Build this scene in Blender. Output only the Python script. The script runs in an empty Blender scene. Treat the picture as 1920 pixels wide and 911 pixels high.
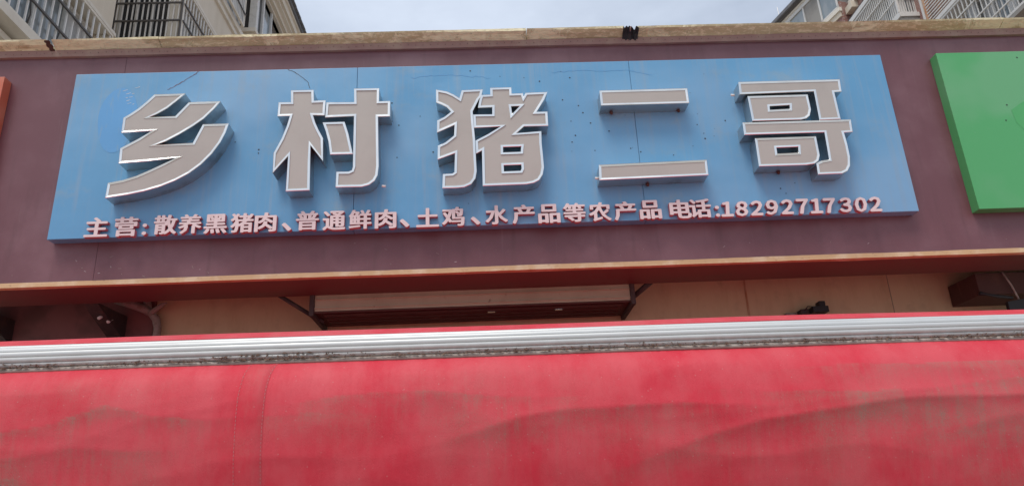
import bpy, bmesh, math, random
from mathutils import Vector, Matrix, noise
from mathutils.geometry import tessellate_polygon
random.seed(7)
R = math.radians
scene = bpy.context.scene
C = scene.collection

# ------------------------------------------------------------------ camera
PITCH, YAW, ROLL = 0.349358, 0.041487, -0.047885
CAM = Vector((-0.0686, -4.456, 1.6))
fwd = Vector((math.sin(YAW)*math.cos(PITCH), math.cos(YAW)*math.cos(PITCH), math.sin(PITCH)))
rt = Vector((math.cos(YAW), -math.sin(YAW), 0)); up = rt.cross(fwd)
r2 = rt*math.cos(ROLL) + up*math.sin(ROLL); u2 = -rt*math.sin(ROLL) + up*math.cos(ROLL)
cd = bpy.data.cameras.new('camera'); cam = bpy.data.objects.new('camera', cd); C.objects.link(cam)
cam.matrix_world = Matrix(((r2.x, u2.x, -fwd.x, CAM.x), (r2.y, u2.y, -fwd.y, CAM.y), (r2.z, u2.z, -fwd.z, CAM.z), (0, 0, 0, 1)))
cd.sensor_width = 36; cd.lens = 1400/1920*36; cd.clip_start = 0.05; cd.clip_end = 2000
scene.camera = cam

# ------------------------------------------------------------------ sky and sun
SUN_EL, SUN_AZ = R(62), R(-155)      # azimuth measured from +y towards +x: behind the viewer, a little left
w = bpy.data.worlds.new('World'); scene.world = w; w.use_nodes = True
nt = w.node_tree; nt.nodes.clear()
out = nt.nodes.new('ShaderNodeOutputWorld'); bg = nt.nodes.new('ShaderNodeBackground')
sky = nt.nodes.new('ShaderNodeTexSky'); sky.sky_type = 'NISHITA'; sky.sun_disc = False
sky.sun_elevation = SUN_EL; sky.sun_rotation = SUN_AZ; sky.air_density = 1.0; sky.dust_density = 2.5
tc = nt.nodes.new('ShaderNodeTexCoord'); mp = nt.nodes.new('ShaderNodeMapping'); mp.inputs['Scale'].default_value = (1, 1, 2.4)
nz = nt.nodes.new('ShaderNodeTexNoise'); nz.inputs['Scale'].default_value = 2.2; nz.inputs['Detail'].default_value = 6; nz.inputs['Roughness'].default_value = 0.55
rp = nt.nodes.new('ShaderNodeValToRGB'); rp.color_ramp.elements[0].position = 0.34; rp.color_ramp.elements[1].position = 0.66
rp.color_ramp.elements[0].color = (0.55, 0.55, 0.55, 1); rp.color_ramp.elements[1].color = (0.97, 0.97, 0.97, 1)
mix = nt.nodes.new('ShaderNodeMixRGB'); mix.inputs[2].default_value = (7.3, 8.15, 9.6, 1)
nt.links.new(tc.outputs['Generated'], mp.inputs[0]); nt.links.new(mp.outputs[0], nz.inputs['Vector'])
nt.links.new(nz.outputs['Fac'], rp.inputs[0]); nt.links.new(rp.outputs[0], mix.inputs[0])
nt.links.new(sky.outputs[0], mix.inputs[1]); nt.links.new(mix.outputs[0], bg.inputs[0])
bg.inputs[1].default_value = 0.077; nt.links.new(bg.outputs[0], out.inputs[0])
sd = bpy.data.lights.new('sun', 'SUN'); sd.energy = 1.5; sd.angle = R(25); sd.color = (1, 0.96, 0.9)
so = bpy.data.objects.new('sun', sd); C.objects.link(so)
sdir = Vector((math.sin(SUN_AZ)*math.cos(SUN_EL), math.cos(SUN_AZ)*math.cos(SUN_EL), math.sin(SUN_EL)))
so.rotation_euler = sdir.to_track_quat('Z', 'Y').to_euler(); so.location = (0, -10, 20)
vs = scene.view_settings; vs.view_transform = 'Standard'; vs.look = 'None'; vs.gamma = 1; vs.exposure = 0.45; vs.use_curve_mapping = False
scene.cycles.use_denoising = True
scene.cycles.max_bounces = 6

# ------------------------------------------------------------------ materials
class MT:
    def __init__(s, name, col=(0.5, 0.5, 0.5), rough=0.6, metal=0.0, spec=0.5):
        s.m = bpy.data.materials.new(name); s.m.use_nodes = True; s.t = s.m.node_tree
        s.b = s.t.nodes['Principled BSDF']
        s.b.inputs['Base Color'].default_value = (*col, 1); s.b.inputs['Roughness'].default_value = rough
        s.b.inputs['Metallic'].default_value = metal; s.b.inputs['Specular IOR Level'].default_value = spec
        s.col = None; s.c0 = col
        s.tc = s.t.nodes.new('ShaderNodeTexCoord')
    def noise(s, scale=(1, 1, 1), sc=5, detail=4, rough=0.55, lo=0.4, hi=0.6, dist=0.0):
        mp = s.t.nodes.new('ShaderNodeMapping'); mp.inputs['Scale'].default_value = scale
        s.t.links.new(s.tc.outputs['Object'], mp.inputs[0])
        n = s.t.nodes.new('ShaderNodeTexNoise'); n.inputs['Scale'].default_value = sc; n.inputs['Detail'].default_value = detail
        n.inputs['Roughness'].default_value = rough; n.inputs['Distortion'].default_value = dist
        s.t.links.new(mp.outputs[0], n.inputs['Vector'])
        r = s.t.nodes.new('ShaderNodeMapRange'); r.inputs[1].default_value = lo; r.inputs[2].default_value = hi
        r.interpolation_type = 'SMOOTHSTEP'
        s.t.links.new(n.outputs['Fac'], r.inputs[0]); return r.outputs[0]
    def voro(s, scale=(1, 1, 1), sc=20, lo=0.1, hi=0.2):
        mp = s.t.nodes.new('ShaderNodeMapping'); mp.inputs['Scale'].default_value = scale
        s.t.links.new(s.tc.outputs['Object'], mp.inputs[0])
        n = s.t.nodes.new('ShaderNodeTexVoronoi'); n.inputs['Scale'].default_value = sc
        s.t.links.new(mp.outputs[0], n.inputs['Vector'])
        r = s.t.nodes.new('ShaderNodeMapRange'); r.inputs[1].default_value = hi; r.inputs[2].default_value = lo
        s.t.links.new(n.outputs['Distance'], r.inputs[0]); return r.outputs[0]
    def attr(s, name):
        a = s.t.nodes.new('ShaderNodeAttribute'); a.attribute_name = name; return a.outputs['Fac']
    def math(s, op, a, b):
        n = s.t.nodes.new('ShaderNodeMath'); n.operation = op; n.use_clamp = True
        for i, v in enumerate((a, b)):
            if isinstance(v, (int, float)): n.inputs[i].default_value = v
            else: s.t.links.new(v, n.inputs[i])
        return n.outputs[0]
    def over(s, col, fac, k=1.0):
        m = s.t.nodes.new('ShaderNodeMixRGB')
        if s.col is None: m.inputs[1].default_value = (*s.c0, 1)
        else: s.t.links.new(s.col, m.inputs[1])
        m.inputs[2].default_value = (*col, 1)
        if k != 1.0: fac = s.math('MULTIPLY', fac, k)
        s.t.links.new(fac, m.inputs[0]); s.col = m.outputs[0]; s.t.links.new(s.col, s.b.inputs['Base Color']); return s
    def bump(s, h, strength=0.3, dist=0.01):
        b = s.t.nodes.new('ShaderNodeBump'); b.inputs['Strength'].default_value = strength; b.inputs['Distance'].default_value = dist
        s.t.links.new(h, b.inputs['Height']); s.t.links.new(b.outputs[0], s.b.inputs['Normal']); return s
    def roughvar(s, fac, a, b):
        r = s.t.nodes.new('ShaderNodeMapRange'); r.inputs[3].default_value = a; r.inputs[4].default_value = b
        s.t.links.new(fac, r.inputs[0]); s.t.links.new(r.outputs[0], s.b.inputs['Roughness']); return s

M = {}
m = MT('blue_panel', (0.115, 0.32, 0.53), 0.38)
m.over((0.21, 0.385, 0.57), m.noise((0.35, 1, 0.8), 1.6, 3, 0.5, 0.42, 0.68), 0.75)
m.over((0.24, 0.34, 0.44), m.noise((9, 1, 0.45), 3.0, 6, 0.65, 0.46, 0.78), 0.6)
m.over((0.2, 0.3, 0.4), m.noise((1, 1, 1), 60, 3, 0.6, 0.6, 0.75), 0.25)
m.over((0.27, 0.34, 0.38), m.noise((1, 1, 1.3), 2.7, 6, 0.65, 0.56, 0.76), 0.5)
m.roughvar(m.noise((1, 1, 1), 2.2, 4), 0.3, 0.5); m.bump(m.noise((1, 1, 1), 2.2, 3, 0.5, 0, 1), 0.35, 0.02); M['blue'] = m.m
m = MT('blue_patch', (0.115, 0.33, 0.6), 0.42); m.over((0.25, 0.36, 0.42), m.noise((6, 1, 1), 8, 5, 0.6, 0.55, 0.75), 0.5); M['blue_patch'] = m.m
m = MT('maroon_panel', (0.15, 0.056, 0.066), 0.4)
m.over((0.23, 0.115, 0.13), m.noise((1, 1, 1), 1.3, 5, 0.6, 0.42, 0.68), 0.65)
m.over((0.09, 0.038, 0.04), m.noise((5, 1, 0.5), 2.5, 5, 0.6, 0.5, 0.8), 0.5)
m.over((0.3, 0.2, 0.2), m.noise((14, 1, 0.6), 2.0, 6, 0.7, 0.58, 0.85), 0.45)
m.over((0.3, 0.2, 0.19), m.noise((1, 1, 1), 90, 2, 0.6, 0.64, 0.78), 0.35)
m.bump(m.noise((1, 1, 1), 1.5, 3, 0.5, 0, 1), 0.15, 0.02); M['maroon'] = m.m
m = MT('maroon_soffit', (0.15, 0.048, 0.045), 0.5); m.over((0.11, 0.062, 0.045), m.noise((0.6, 2, 1), 2.5, 5, 0.6, 0.5, 0.75), 0.7)
m.over((0.32, 0.17, 0.14), m.noise((1, 8, 1), 14, 4, 0.6, 0.7, 0.8), 0.4); M['soffit'] = m.m
m = MT('cream_coping', (0.84, 0.76, 0.5), 0.75)
pe0 = m.noise((1.6, 1.6, 1.6), 3.2, 7, 0.75, 0.2, 0.8, 0.8); pe = m.t.nodes.new('ShaderNodeMapRange'); pe.inputs[1].default_value = 0.98; pe.inputs[2].default_value = 1.12
pes = m.t.nodes.new('ShaderNodeMath'); pes.operation = 'ADD'; m.t.links.new(pe0, pes.inputs[0]); m.t.links.new(m.attr('peel'), pes.inputs[1]); m.t.links.new(pes.outputs[0], pe.inputs[0]); pe = pe.outputs[0]
fl = m.noise((1, 2.4, 2.4), 21, 5, 0.7, 0.5, 0.6, 0.5)
m.over((0.5, 0.42, 0.24), m.math('MULTIPLY', pe, 0.92), 1.0); m.over((0.78, 0.69, 0.46), m.math('MULTIPLY', fl, pe), 0.8)
m.over((0.5, 0.39, 0.22), m.noise((1, 1, 1), 12, 5, 0.65, 0.54, 0.74), 0.35)
m.over((0.2, 0.14, 0.075), m.noise((1, 1.5, 1.5), 46, 4, 0.7, 0.62, 0.74), 0.5)
m.bump(m.math('ADD', fl, pe), 0.6, 0.006); M['coping'] = m.m
m = MT('flashing', (0.29, 0.17, 0.145), 0.6); m.over((0.36, 0.26, 0.2), m.noise((1, 1, 1), 6, 5, 0.6, 0.45, 0.7), 0.7)
m.over((0.14, 0.08, 0.07), m.noise((3, 1, 1), 30, 4, 0.6, 0.62, 0.75), 0.6); M['flashing'] = m.m
m = MT('worn_trim', (0.5, 0.31, 0.16), 0.7); m.over((0.6, 0.44, 0.29), m.noise((1, 1, 1), 5, 5, 0.6, 0.45, 0.65), 0.8)
m.over((0.25, 0.12, 0.07), m.noise((2, 6, 6), 12, 5, 0.65, 0.58, 0.72), 0.8); M['trim'] = m.m
m = MT('steel', (0.88, 0.87, 0.83), 0.2, 1.0); m.over((0.55, 0.53, 0.5), m.noise((1, 1, 1), 4, 4, 0.6, 0.5, 0.8), 0.4)
m.roughvar(m.noise((1, 1, 1), 3, 3), 0.12, 0.26); M['steel'] = m.m
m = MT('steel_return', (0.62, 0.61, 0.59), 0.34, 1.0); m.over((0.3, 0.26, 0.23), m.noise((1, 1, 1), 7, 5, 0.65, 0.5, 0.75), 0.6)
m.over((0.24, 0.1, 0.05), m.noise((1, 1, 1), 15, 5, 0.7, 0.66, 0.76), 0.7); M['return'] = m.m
m = MT('beige_acrylic', (0.43, 0.392, 0.35), 0.42); m.over((0.36, 0.325, 0.29), m.noise((1, 1, 1), 3, 4, 0.6, 0.4, 0.7), 0.5)
m.over((0.3, 0.25, 0.22), m.noise((8, 1, 1), 12, 5, 0.6, 0.62, 0.8), 0.25); M['face'] = m.m
m = MT('pink_white', (0.74, 0.6, 0.585), 0.6); m.over((0.62, 0.47, 0.46), m.noise((1, 1, 1), 16, 4, 0.6, 0.45, 0.7), 0.5); M['pinkwhite'] = m.m
m = MT('pink_side', (0.52, 0.17, 0.19), 0.6); m.over((0.3, 0.12, 0.14), m.noise((1, 1, 1), 14, 4, 0.6, 0.45, 0.7), 0.6); M['pinkside'] = m.m
m = MT('green_panel', (0.08, 0.37, 0.125), 0.36); m.over((0.14, 0.39, 0.18), m.noise((0.8, 1, 1), 1.3, 3, 0.5, 0.45, 0.58), 0.8)
m.over((0.2, 0.36, 0.24), m.noise((1, 1, 1), 40, 3, 0.6, 0.62, 0.78), 0.25); M['green'] = m.m
m = MT('green_outside_sheen', (0.07, 0.37, 0.11), 0.36); m.over((0.09, 0.38, 0.13), m.noise((0.8, 1, 1), 2.3, 3, 0.5, 0.4, 0.65), 0.6); M['green2'] = m.m  # deeper green that sets off the painted sheen
m = MT('orange_panel', (0.52, 0.13, 0.07), 0.5); m.over((0.6, 0.24, 0.16), m.noise((1, 1, 1), 4, 4, 0.6, 0.45, 0.7), 0.5); M['orange'] = m.m
m = MT('tan_wall', (0.72, 0.54, 0.33), 0.85); m.over((0.6, 0.42, 0.24), m.noise((3, 1, 0.6), 2.2, 6, 0.65, 0.45, 0.72), 0.65)
m.over((0.5, 0.36, 0.22), m.noise((1, 1, 1), 9, 5, 0.6, 0.5, 0.75), 0.4); m.bump(m.noise((1, 1, 1), 50, 4, 0.6, 0, 1), 0.25, 0.004); M['tan'] = m.m
m = MT('board_maroon', (0.24, 0.085, 0.08), 0.6); m.over((0.1, 0.045, 0.04), m.noise((1, 1, 1), 4, 5), 0.6); M['board'] = m.m
m = MT('shutter_cream', (0.44, 0.42, 0.29), 0.6); m.over((0.34, 0.3, 0.2), m.noise((1, 1, 1), 4, 5, 0.6, 0.4, 0.7), 0.6)
m.over((0.14, 0.06, 0.035), m.noise((2, 1, 1), 7, 6, 0.7, 0.62, 0.74), 0.7); M['shutter'] = m.m
m = MT('dark_iron', (0.055, 0.042, 0.04), 0.7); m.over((0.12, 0.07, 0.05), m.noise((1, 1, 1), 20, 5, 0.6, 0.5, 0.7), 0.6); M['iron'] = m.m
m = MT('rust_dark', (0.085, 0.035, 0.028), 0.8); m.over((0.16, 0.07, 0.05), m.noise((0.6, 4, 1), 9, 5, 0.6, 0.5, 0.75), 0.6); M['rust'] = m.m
m = MT('black', (0.018, 0.017, 0.018), 0.6); M['black'] = m.m
m = MT('pipe_wrap', (0.36, 0.3, 0.26), 0.8); m.over((0.22, 0.17, 0.14), m.noise((1, 1, 1), 24, 4, 0.6, 0.45, 0.65), 0.7); M['pipe'] = m.m
m = MT('aluminium', (0.6, 0.6, 0.585), 0.46, 0.35); m.over((0.5, 0.475, 0.45), m.noise((1, 1, 1), 3, 5, 0.6, 0.55, 0.75), 0.4)
m.over((0.24, 0.165, 0.14), m.math('MULTIPLY', m.attr('dirt'), m.math('ADD', m.noise((1.2, 1, 1), 12, 6, 0.72, 0.4, 0.62), 0.4)), 0.95)  # dirt, plus shading and red reflection of the lower ribs painted in
m.roughvar(m.noise((1, 1, 1), 2, 3), 0.42, 0.55); M['alu'] = m.m
m = MT('grey_edge', (0.36, 0.3, 0.26), 0.8); m.over((0.24, 0.17, 0.14), m.noise((1, 1, 1), 20, 5, 0.6, 0.45, 0.7), 0.6); M['edge'] = m.m
m = MT('debris', (0.1, 0.052, 0.035), 0.95); m.over((0.18, 0.1, 0.07), m.noise((1, 1, 1), 60, 3), 0.6); M['debris'] = m.m
m = MT('red_fabric', (0.6, 0.022, 0.044), 0.6, 0, 0.3)
m.over((0.66, 0.125, 0.14), m.noise((1.6, 1, 1), 2.2, 6, 0.65, 0.3, 0.66), 0.5)
streak = m.noise((16, 1, 1.8), 1.6, 6, 0.75, 0.4, 0.76); grain = m.noise((2.2, 1, 1), 150, 3, 0.7, 0.4, 0.66); blot = m.noise((1, 1, 1.6), 3.1, 6, 0.68, 0.36, 0.68)
dust = m.math('MULTIPLY', m.attr('dust'), m.math('ADD', m.math('MULTIPLY', streak, 0.6), m.math('MULTIPLY', blot, 0.6)))
m.over((0.36, 0.175, 0.14), m.math('MULTIPLY', dust, m.math('ADD', grain, 0.5)), 1.0)
m.over((0.5, 0.34, 0.3), m.voro((1, 1, 1), 30, 0.05, 0.11), 0.22)
m.over((0.55, 0.4, 0.36), m.noise((40, 1, 3), 3, 4, 0.7, 0.68, 0.78), 0.25)
m.bump(m.math('ADD', m.math('MULTIPLY', grain, 0.5), m.math('ADD', m.math('MULTIPLY', m.noise((30, 1, 2), 3, 4, 0.6, 0, 1), 0.6), m.noise((1, 1, 1), 14, 6, 0.65, 0, 1))), 0.3, 0.006); M['fabric'] = m.m
m = MT('pale_scuff', (0.55, 0.5, 0.48), 0.8); M['pale'] = m.m
m = MT('thread', (0.5, 0.16, 0.16), 0.8); M['thread'] = m.m
m = MT('beige_render', (0.7, 0.62, 0.5), 0.88); m.over((0.6, 0.52, 0.4), m.noise((2, 2, 0.5), 0.9, 5, 0.6, 0.42, 0.7), 0.6)
m.bump(m.noise((1, 1, 1), 30, 4, 0.6, 0, 1), 0.2, 0.01); M['render'] = m.m
m = MT('pale_band', (0.74, 0.68, 0.58), 0.8); m.over((0.6, 0.53, 0.43), m.noise((1, 1, 1), 2.2, 5, 0.6, 0.45, 0.7), 0.6); M['band'] = m.m
m = MT('brick_tile', (0.3, 0.13, 0.1), 0.8)
bk = m.t.nodes.new('ShaderNodeTexBrick'); bk.inputs['Scale'].default_value = 4; bk.inputs['Color1'].default_value = (0.31, 0.135, 0.1, 1); bk.inputs['Color2'].default_value = (0.23, 0.1, 0.085, 1); bk.inputs['Mortar'].default_value = (0.42, 0.34, 0.3, 1)
mp_ = m.t.nodes.new('ShaderNodeMapping'); mp_.inputs['Rotation'].default_value = (0, R(90), R(90)); m.t.links.new(m.tc.outputs['Object'], mp_.inputs[0]); m.t.links.new(mp_.outputs[0], bk.inputs['Vector'])
m.col = bk.outputs['Color']; m.over((0.4, 0.27, 0.22), m.noise((1, 1, 1), 3, 4), 0.4); M['brick'] = m.m
m = MT('white_frame', (0.66, 0.64, 0.6), 0.5); m.over((0.48, 0.45, 0.4), m.noise((1, 1, 1), 8, 5, 0.6, 0.5, 0.7), 0.5); M['wframe'] = m.m
m = MT('rusty_orange', (0.5, 0.22, 0.1), 0.7); m.over((0.6, 0.42, 0.28), m.noise((1, 1, 1), 8, 5), 0.6); M['orust'] = m.m
m = MT('bar_grey', (0.74, 0.71, 0.67), 0.5, 0.0); M['bar'] = m.m
m = MT('bar_dark', (0.1, 0.09, 0.085), 0.6); M['bard'] = m.m
m = MT('window_glass', (0.2, 0.24, 0.26), 0.06, 0, 0.8); m.over((0.3, 0.32, 0.32), m.noise((1, 1, 0.4), 1.7, 3, 0.5, 0.45, 0.55), 0.7); M['glass'] = m.m
m = MT('dark_glass', (0.035, 0.036, 0.04), 0.12); M['dglass'] = m.m
m = MT('curtain', (0.62, 0.62, 0.6), 0.9); m.over((0.4, 0.41, 0.41), m.noise((9, 9, 0.3), 1.6, 3, 0.5, 0.4, 0.6), 0.8); M['curtain'] = m.m
m = MT('roof_tile', (0.14, 0.14, 0.15), 0.8); m.over((0.2, 0.19, 0.18), m.noise((1, 1, 1), 3, 5), 0.6); M['roof'] = m.m
m = MT('concrete', (0.32, 0.3, 0.27), 0.9); m.over((0.22, 0.2, 0.18), m.noise((1, 1, 1), 1.4, 6), 0.6); M['concrete'] = m.m
m = MT('paving', (0.4, 0.37, 0.33), 0.9); m.over((0.3, 0.28, 0.25), m.noise((1, 1, 1), 0.6, 6), 0.6); M['ground'] = m.m

# ------------------------------------------------------------------ builders
class Thing:
    def __init__(s, name, label, cat, base=(0, 0, 0), group=None, ang=0):
        s.o = bpy.data.objects.new(name, None); C.objects.link(s.o); s.base = Vector(base); s.o.location = base; s.o.rotation_euler.z = ang
        s.o['label'] = label; s.o['category'] = cat; s.ang = ang
        if group: s.o['group'] = group
def put(name, verts, faces, mat, parent=None, smooth=False, base=None):
    b = Vector((0, 0, 0)); p = None
    if isinstance(parent, Thing): b = parent.base; p = parent.o
    elif parent is not None:
        p = parent; q = parent
        while q.parent: q = q.parent
        b = q.location.copy()
    me = bpy.data.meshes.new(name); me.from_pydata([tuple(Vector(v)-b) for v in verts], [], faces)
    mats = mat if isinstance(mat, (list, tuple)) else [mat]
    for k in mats: me.materials.append(M[k])
    if smooth: me.polygons.foreach_set('use_smooth', [True]*len(me.polygons))
    me.update(); o = bpy.data.objects.new(name, me); C.objects.link(o); o.parent = p
    return o
CUBE = [(0, 3, 2, 1), (4, 5, 6, 7), (0, 1, 5, 4), (1, 2, 6, 5), (2, 3, 7, 6), (3, 0, 4, 7)]
def bv(x0, x1, y0, y1, z0, z1): return [(x0, y0, z0), (x1, y0, z0), (x1, y1, z0), (x0, y1, z0), (x0, y0, z1), (x1, y0, z1), (x1, y1, z1), (x0, y1, z1)]
def bevel(o, wd, seg=2):
    bm = bmesh.new(); bm.from_mesh(o.data); bmesh.ops.bevel(bm, geom=bm.edges[:], offset=wd, segments=seg, affect='EDGES', profile=0.5); bm.to_mesh(o.data); bm.free(); o.data.update(); return o
def box(name, x0, x1, y0, y1, z0, z1, mat, parent=None, bev=0):
    o = put(name, bv(x0, x1, y0, y1, z0, z1), CUBE, mat, parent)
    if bev: bevel(o, bev)
    return o
def boxes(name, lst, mat, parent=None):
    V, F = [], []
    for b in lst:
        n = len(V); V += bv(*b); F += [tuple(i+n for i in f) for f in CUBE]
    return put(name, V, F, mat, parent)
def prism_x(name, prof, x0, x1, mat, parent=None, n=1, jit=0.0, smooth=False, seed=0.0):
    """closed (y,z) profile swept along x, optionally with uneven edges"""
    V, F = [], []; k = len(prof)
    for i in range(n+1):
        x = x0+(x1-x0)*i/n
        for j, (y, z) in enumerate(prof):
            a = jit*noise.noise(Vector((x*1.7+seed, j*3.1, 0.3))) + jit*0.5*noise.noise(Vector((x*9+seed, j*5.7, 1.3)))
            V.append((x, y+a*0.6, z+a))
    for i in range(n):
        for j in range(k):
            a, b = i*k+j, i*k+(j+1) % k; F.append((a, b, b+k, a+k))
    F.append(tuple(range(k))[::-1]); F.append(tuple(range(n*k, n*k+k)))
    return put(name, V, F, mat, parent, smooth)
def tube(name, pts, r, mat, parent=None, seg=10, radii=None):
    V, F = [], []; n = len(pts); pts = [Vector(p) for p in pts]
    for i, p in enumerate(pts):
        t = (pts[min(i+1, n-1)]-pts[max(i-1, 0)]).normalized(); a = t.orthogonal().normalized() if i == 0 else (a - t*a.dot(t)).normalized(); b = t.cross(a)
        rr = radii[i] if radii else r
        for k in range(seg):
            an = 2*math.pi*k/seg; V.append(p+(a*math.cos(an)+b*math.sin(an))*rr)
    for i in range(n-1):
        for k in range(seg): F.append((i*seg+k, i*seg+(k+1) % seg, (i+1)*seg+(k+1) % seg, (i+1)*seg+k))
    F.append(tuple(range(seg))[::-1]); F.append(tuple(range((n-1)*seg, n*seg)))
    return put(name, V, F, mat, parent, True)
def dup(o, loc, parent=None):
    c = o.copy(); C.objects.link(c); c.location = loc; c.parent = parent if parent is not None else o.parent; return c

# ------------------------------------------------------------------ ground
g = put('ground', [(-150, -150, 0), (150, -150, 0), (150, 150, 0), (-150, 150, 0)], [(0, 1, 2, 3)], 'ground'); g['kind'] = 'structure'

# ------------------------------------------------------------------ shop wall behind the fascia
wall = Thing('shop_wall', 'tan rendered shop wall behind the awning and under the maroon fascia', 'wall', (0, 0.95, 0))
box('wall', -6.5, 7.5, 0.95, 6.0, 0, 4.79, 'tan', wall)
boxes('painted_board', [(-6.4, -2.49, 0.925, 0.949, 2.3, 3.6)], 'board', wall)
box('rust_streak', 1.905, 1.917, 0.944, 0.951, 2.72, 3.3, 'orust', wall)
for x in (3.02,): box('wall_joint', x, x+0.002, 0.945, 0.951, 2.5, 3.5, 'pipe', wall)

# ------------------------------------------------------------------ fascia
FB, FT = 3.07, 4.775
fas = Thing('shop_fascia', 'long maroon metal fascia above the awning that carries the three signs', 'fascia', (0, 0.08, FB))
xs = [-6.0, -2.516, 7.0]
for a, b in zip(xs, xs[1:]):
    put('panel', bv(a+0.0012, b-0.0012, 0.08, 0.11, FB+0.0275, FT), CUBE, 'maroon', fas)
boxes('backing', [(-6, 7, 0.112, 0.14, FB+0.03, FT)], 'black', fas)
prism_x('flashing', [(0.058, 4.736), (0.079, 4.734), (0.079, 4.779), (0.05, 4.783)], -6, 7, 'flashing', fas, 160, 0.004, seed=2)
prism_x('bottom_trim', [(0.062, 3.063), (0.1, 3.06), (0.1, 3.094), (0.072, 3.097)], -6, 7, 'trim', fas, 260, 0.004, seed=5)
prism_x('soffit', [(0.1005, 3.068), (0.49, 3.07), (0.49, 3.09), (0.1005, 3.09)], -6, 7, 'soffit', fas, 60, 0.002, seed=9)
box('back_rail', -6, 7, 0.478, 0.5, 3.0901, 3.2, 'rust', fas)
# rivets of the flashing
rv = None
for i in range(150):
    x = -3.7 + i*0.0525
    if rv is None:
        V = [(x-0.0, 0.047, 4.758)]; bmv = [Vector((x+0.0032*math.cos(k*math.pi/3), 0.0495, 4.758+0.0032*math.sin(k*math.pi/3))) for k in range(6)]
        rv = put('rivet', [V[0]]+bmv, [(0, k+1, (k+1) % 6+1) for k in range(6)], 'rust', fas); x0r = x
    else: dup(rv, (x-x0r, 0.0025*math.sin(i), 0.004*math.sin(i*1.3)))

# scuffs and bird-dropping specks on the fascia
for k in range(26):
    x = random.choice((random.uniform(-3.1, -1.0), random.uniform(-1, 3.6))); z = 3.11+abs(random.gauss(0, 0.07)); l = random.uniform(0.004, 0.022)
    a_ = random.uniform(-1.2, 1.2); t_ = random.uniform(0.0012, 0.003)
    put('scuff', [(x, 0.0785, z), (x+l*math.cos(a_), 0.0785, z+l*math.sin(a_)), (x+l*math.cos(a_)-t_*math.sin(a_), 0.0785, z+l*math.sin(a_)+t_*math.cos(a_)), (x-t_*math.sin(a_), 0.0785, z+t_*math.cos(a_))], [(0, 1, 2, 3)], 'pipe' if k % 3 else 'pale', fas)
# coping along the top
cop = Thing('roof_coping', 'peeling cream coping along the top edge of the maroon fascia', 'coping', (0, 0.06, 4.78))
prof = [(0.062, 4.7795), (0.036, 4.79), (0.008, 4.802), (-0.017, 4.813), (-0.021, 4.826), (0.03, 4.835), (0.4, 4.85), (0.4, 4.7795)]
segs = [(-6, -3.035), (-2.995, -2.2715), (-2.2675, 0.288), (0.293, 0.985), (1.082, 3.76), (3.764, 7)]
PEEL = [(-6, 0.5), (-3.1, 0.45), (-2.9, 0.22), (-2.5, 0.25), (-2.3, 0.62), (-1.0, 0.68), (-0.4, 0.6), (0.0, 0.3), (0.55, 0.3), (0.7, 0.75), (1.0, 0.75), (1.1, 0.6), (1.4, 0.65), (1.6, 0.95), (2.5, 0.98), (2.65, 0.5), (2.85, 0.6), (3.0, 0.9), (3.4, 0.85), (3.65, 0.25), (7, 0.4)]   # how much of the paint has come off along the edge
def peel(x):
    for (x0, a0), (x1, a1) in zip(PEEL, PEEL[1:]):
        if x0 <= x <= x1: return a0+(a1-a0)*(x-x0)/(x1-x0)
    return 0.4
for k, (a, b) in enumerate(segs):
    o = prism_x('coping_slab', prof, a, b, 'coping', cop, max(6, int((b-a)/0.015)), 0.007, seed=k*7.7)
    pa = o.data.attributes.new('peel', 'FLOAT', 'POINT'); pa.data.foreach_set('value', [peel(v.co.x) for v in o.data.vertices])
V, F = [], []                                     # broken black opening between two slabs
for i in range(15):
    x = 0.978+i*0.008; jz = random.uniform(-0.012, 0.008)
    if i in (9, 10): jz -= 0.026
    for (y, z) in ((0.058, 4.765+random.uniform(-0.01, 0.006)), (0.02, 4.788+jz*0.4), (-0.015, 4.796+jz*0.7), (-0.035+random.uniform(-0.004, 0.01), 4.808+jz), (0.1, 4.826+jz)): V.append((x, y-0.003, z))
for i in range(14):
    for j in range(4): F.append((i*5+j, (i+1)*5+j, (i+1)*5+j+1, i*5+j+1))
put('broken_joint', V, F, 'black', cop)
tube('torn_flap', [(1.028, -0.015, 4.785), (1.024, -0.035, 4.797), (1.031, -0.04, 4.807), (1.034, -0.03, 4.815)], 0.004, 'flashing', cop, 6)
V, F = [], []                                     # rusty open joint on the left
for i in range(8):
    t = i/7; xw = 0.013+0.012*random.random(); y = 0.055-0.092*t; z = 4.776+0.026*t
    V += [(-3.015-xw, y-0.004, z), (-3.015+xw, y-0.004, z)]
for i in range(7): F.append((2*i, 2*i+1, 2*i+3, 2*i+2))
put('rusty_joint', V, F, 'rust', cop)
box('roof_slab', -6.5, 7.5, 0.4005, 6.2, 4.791, 4.84, 'concrete', wall)

# ------------------------------------------------------------------ under the soffit: boxed shutter, brackets, pipe, camera
sh = Thing('shutter_box', 'cream roller shutter box with rusty underside under the fascia', 'shutter box', (-0.15, 0.49, 2.95))
SX0, SX1, SB = -1.225, 0.935, 2.945
prism_x('front_cover', [(0.49, 2.958), (0.505, 2.955), (0.505, 3.2), (0.494, 3.2), (0.494, 3.046), (0.484, 3.042), (0.484, 3.036), (0.492, 3.032), (0.492, 2.985), (0.482, 2.981), (0.482, 2.974), (0.49, 2.97)], SX0, SX1, 'shutter', sh, 40, 0.0015)
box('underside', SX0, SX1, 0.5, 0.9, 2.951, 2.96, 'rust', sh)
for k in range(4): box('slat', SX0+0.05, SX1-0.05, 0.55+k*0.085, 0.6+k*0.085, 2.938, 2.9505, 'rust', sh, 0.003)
box('lower_edge', SX0, SX1, 0.486, 0.5, 2.944, 2.9545, 'rust', sh)
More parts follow.
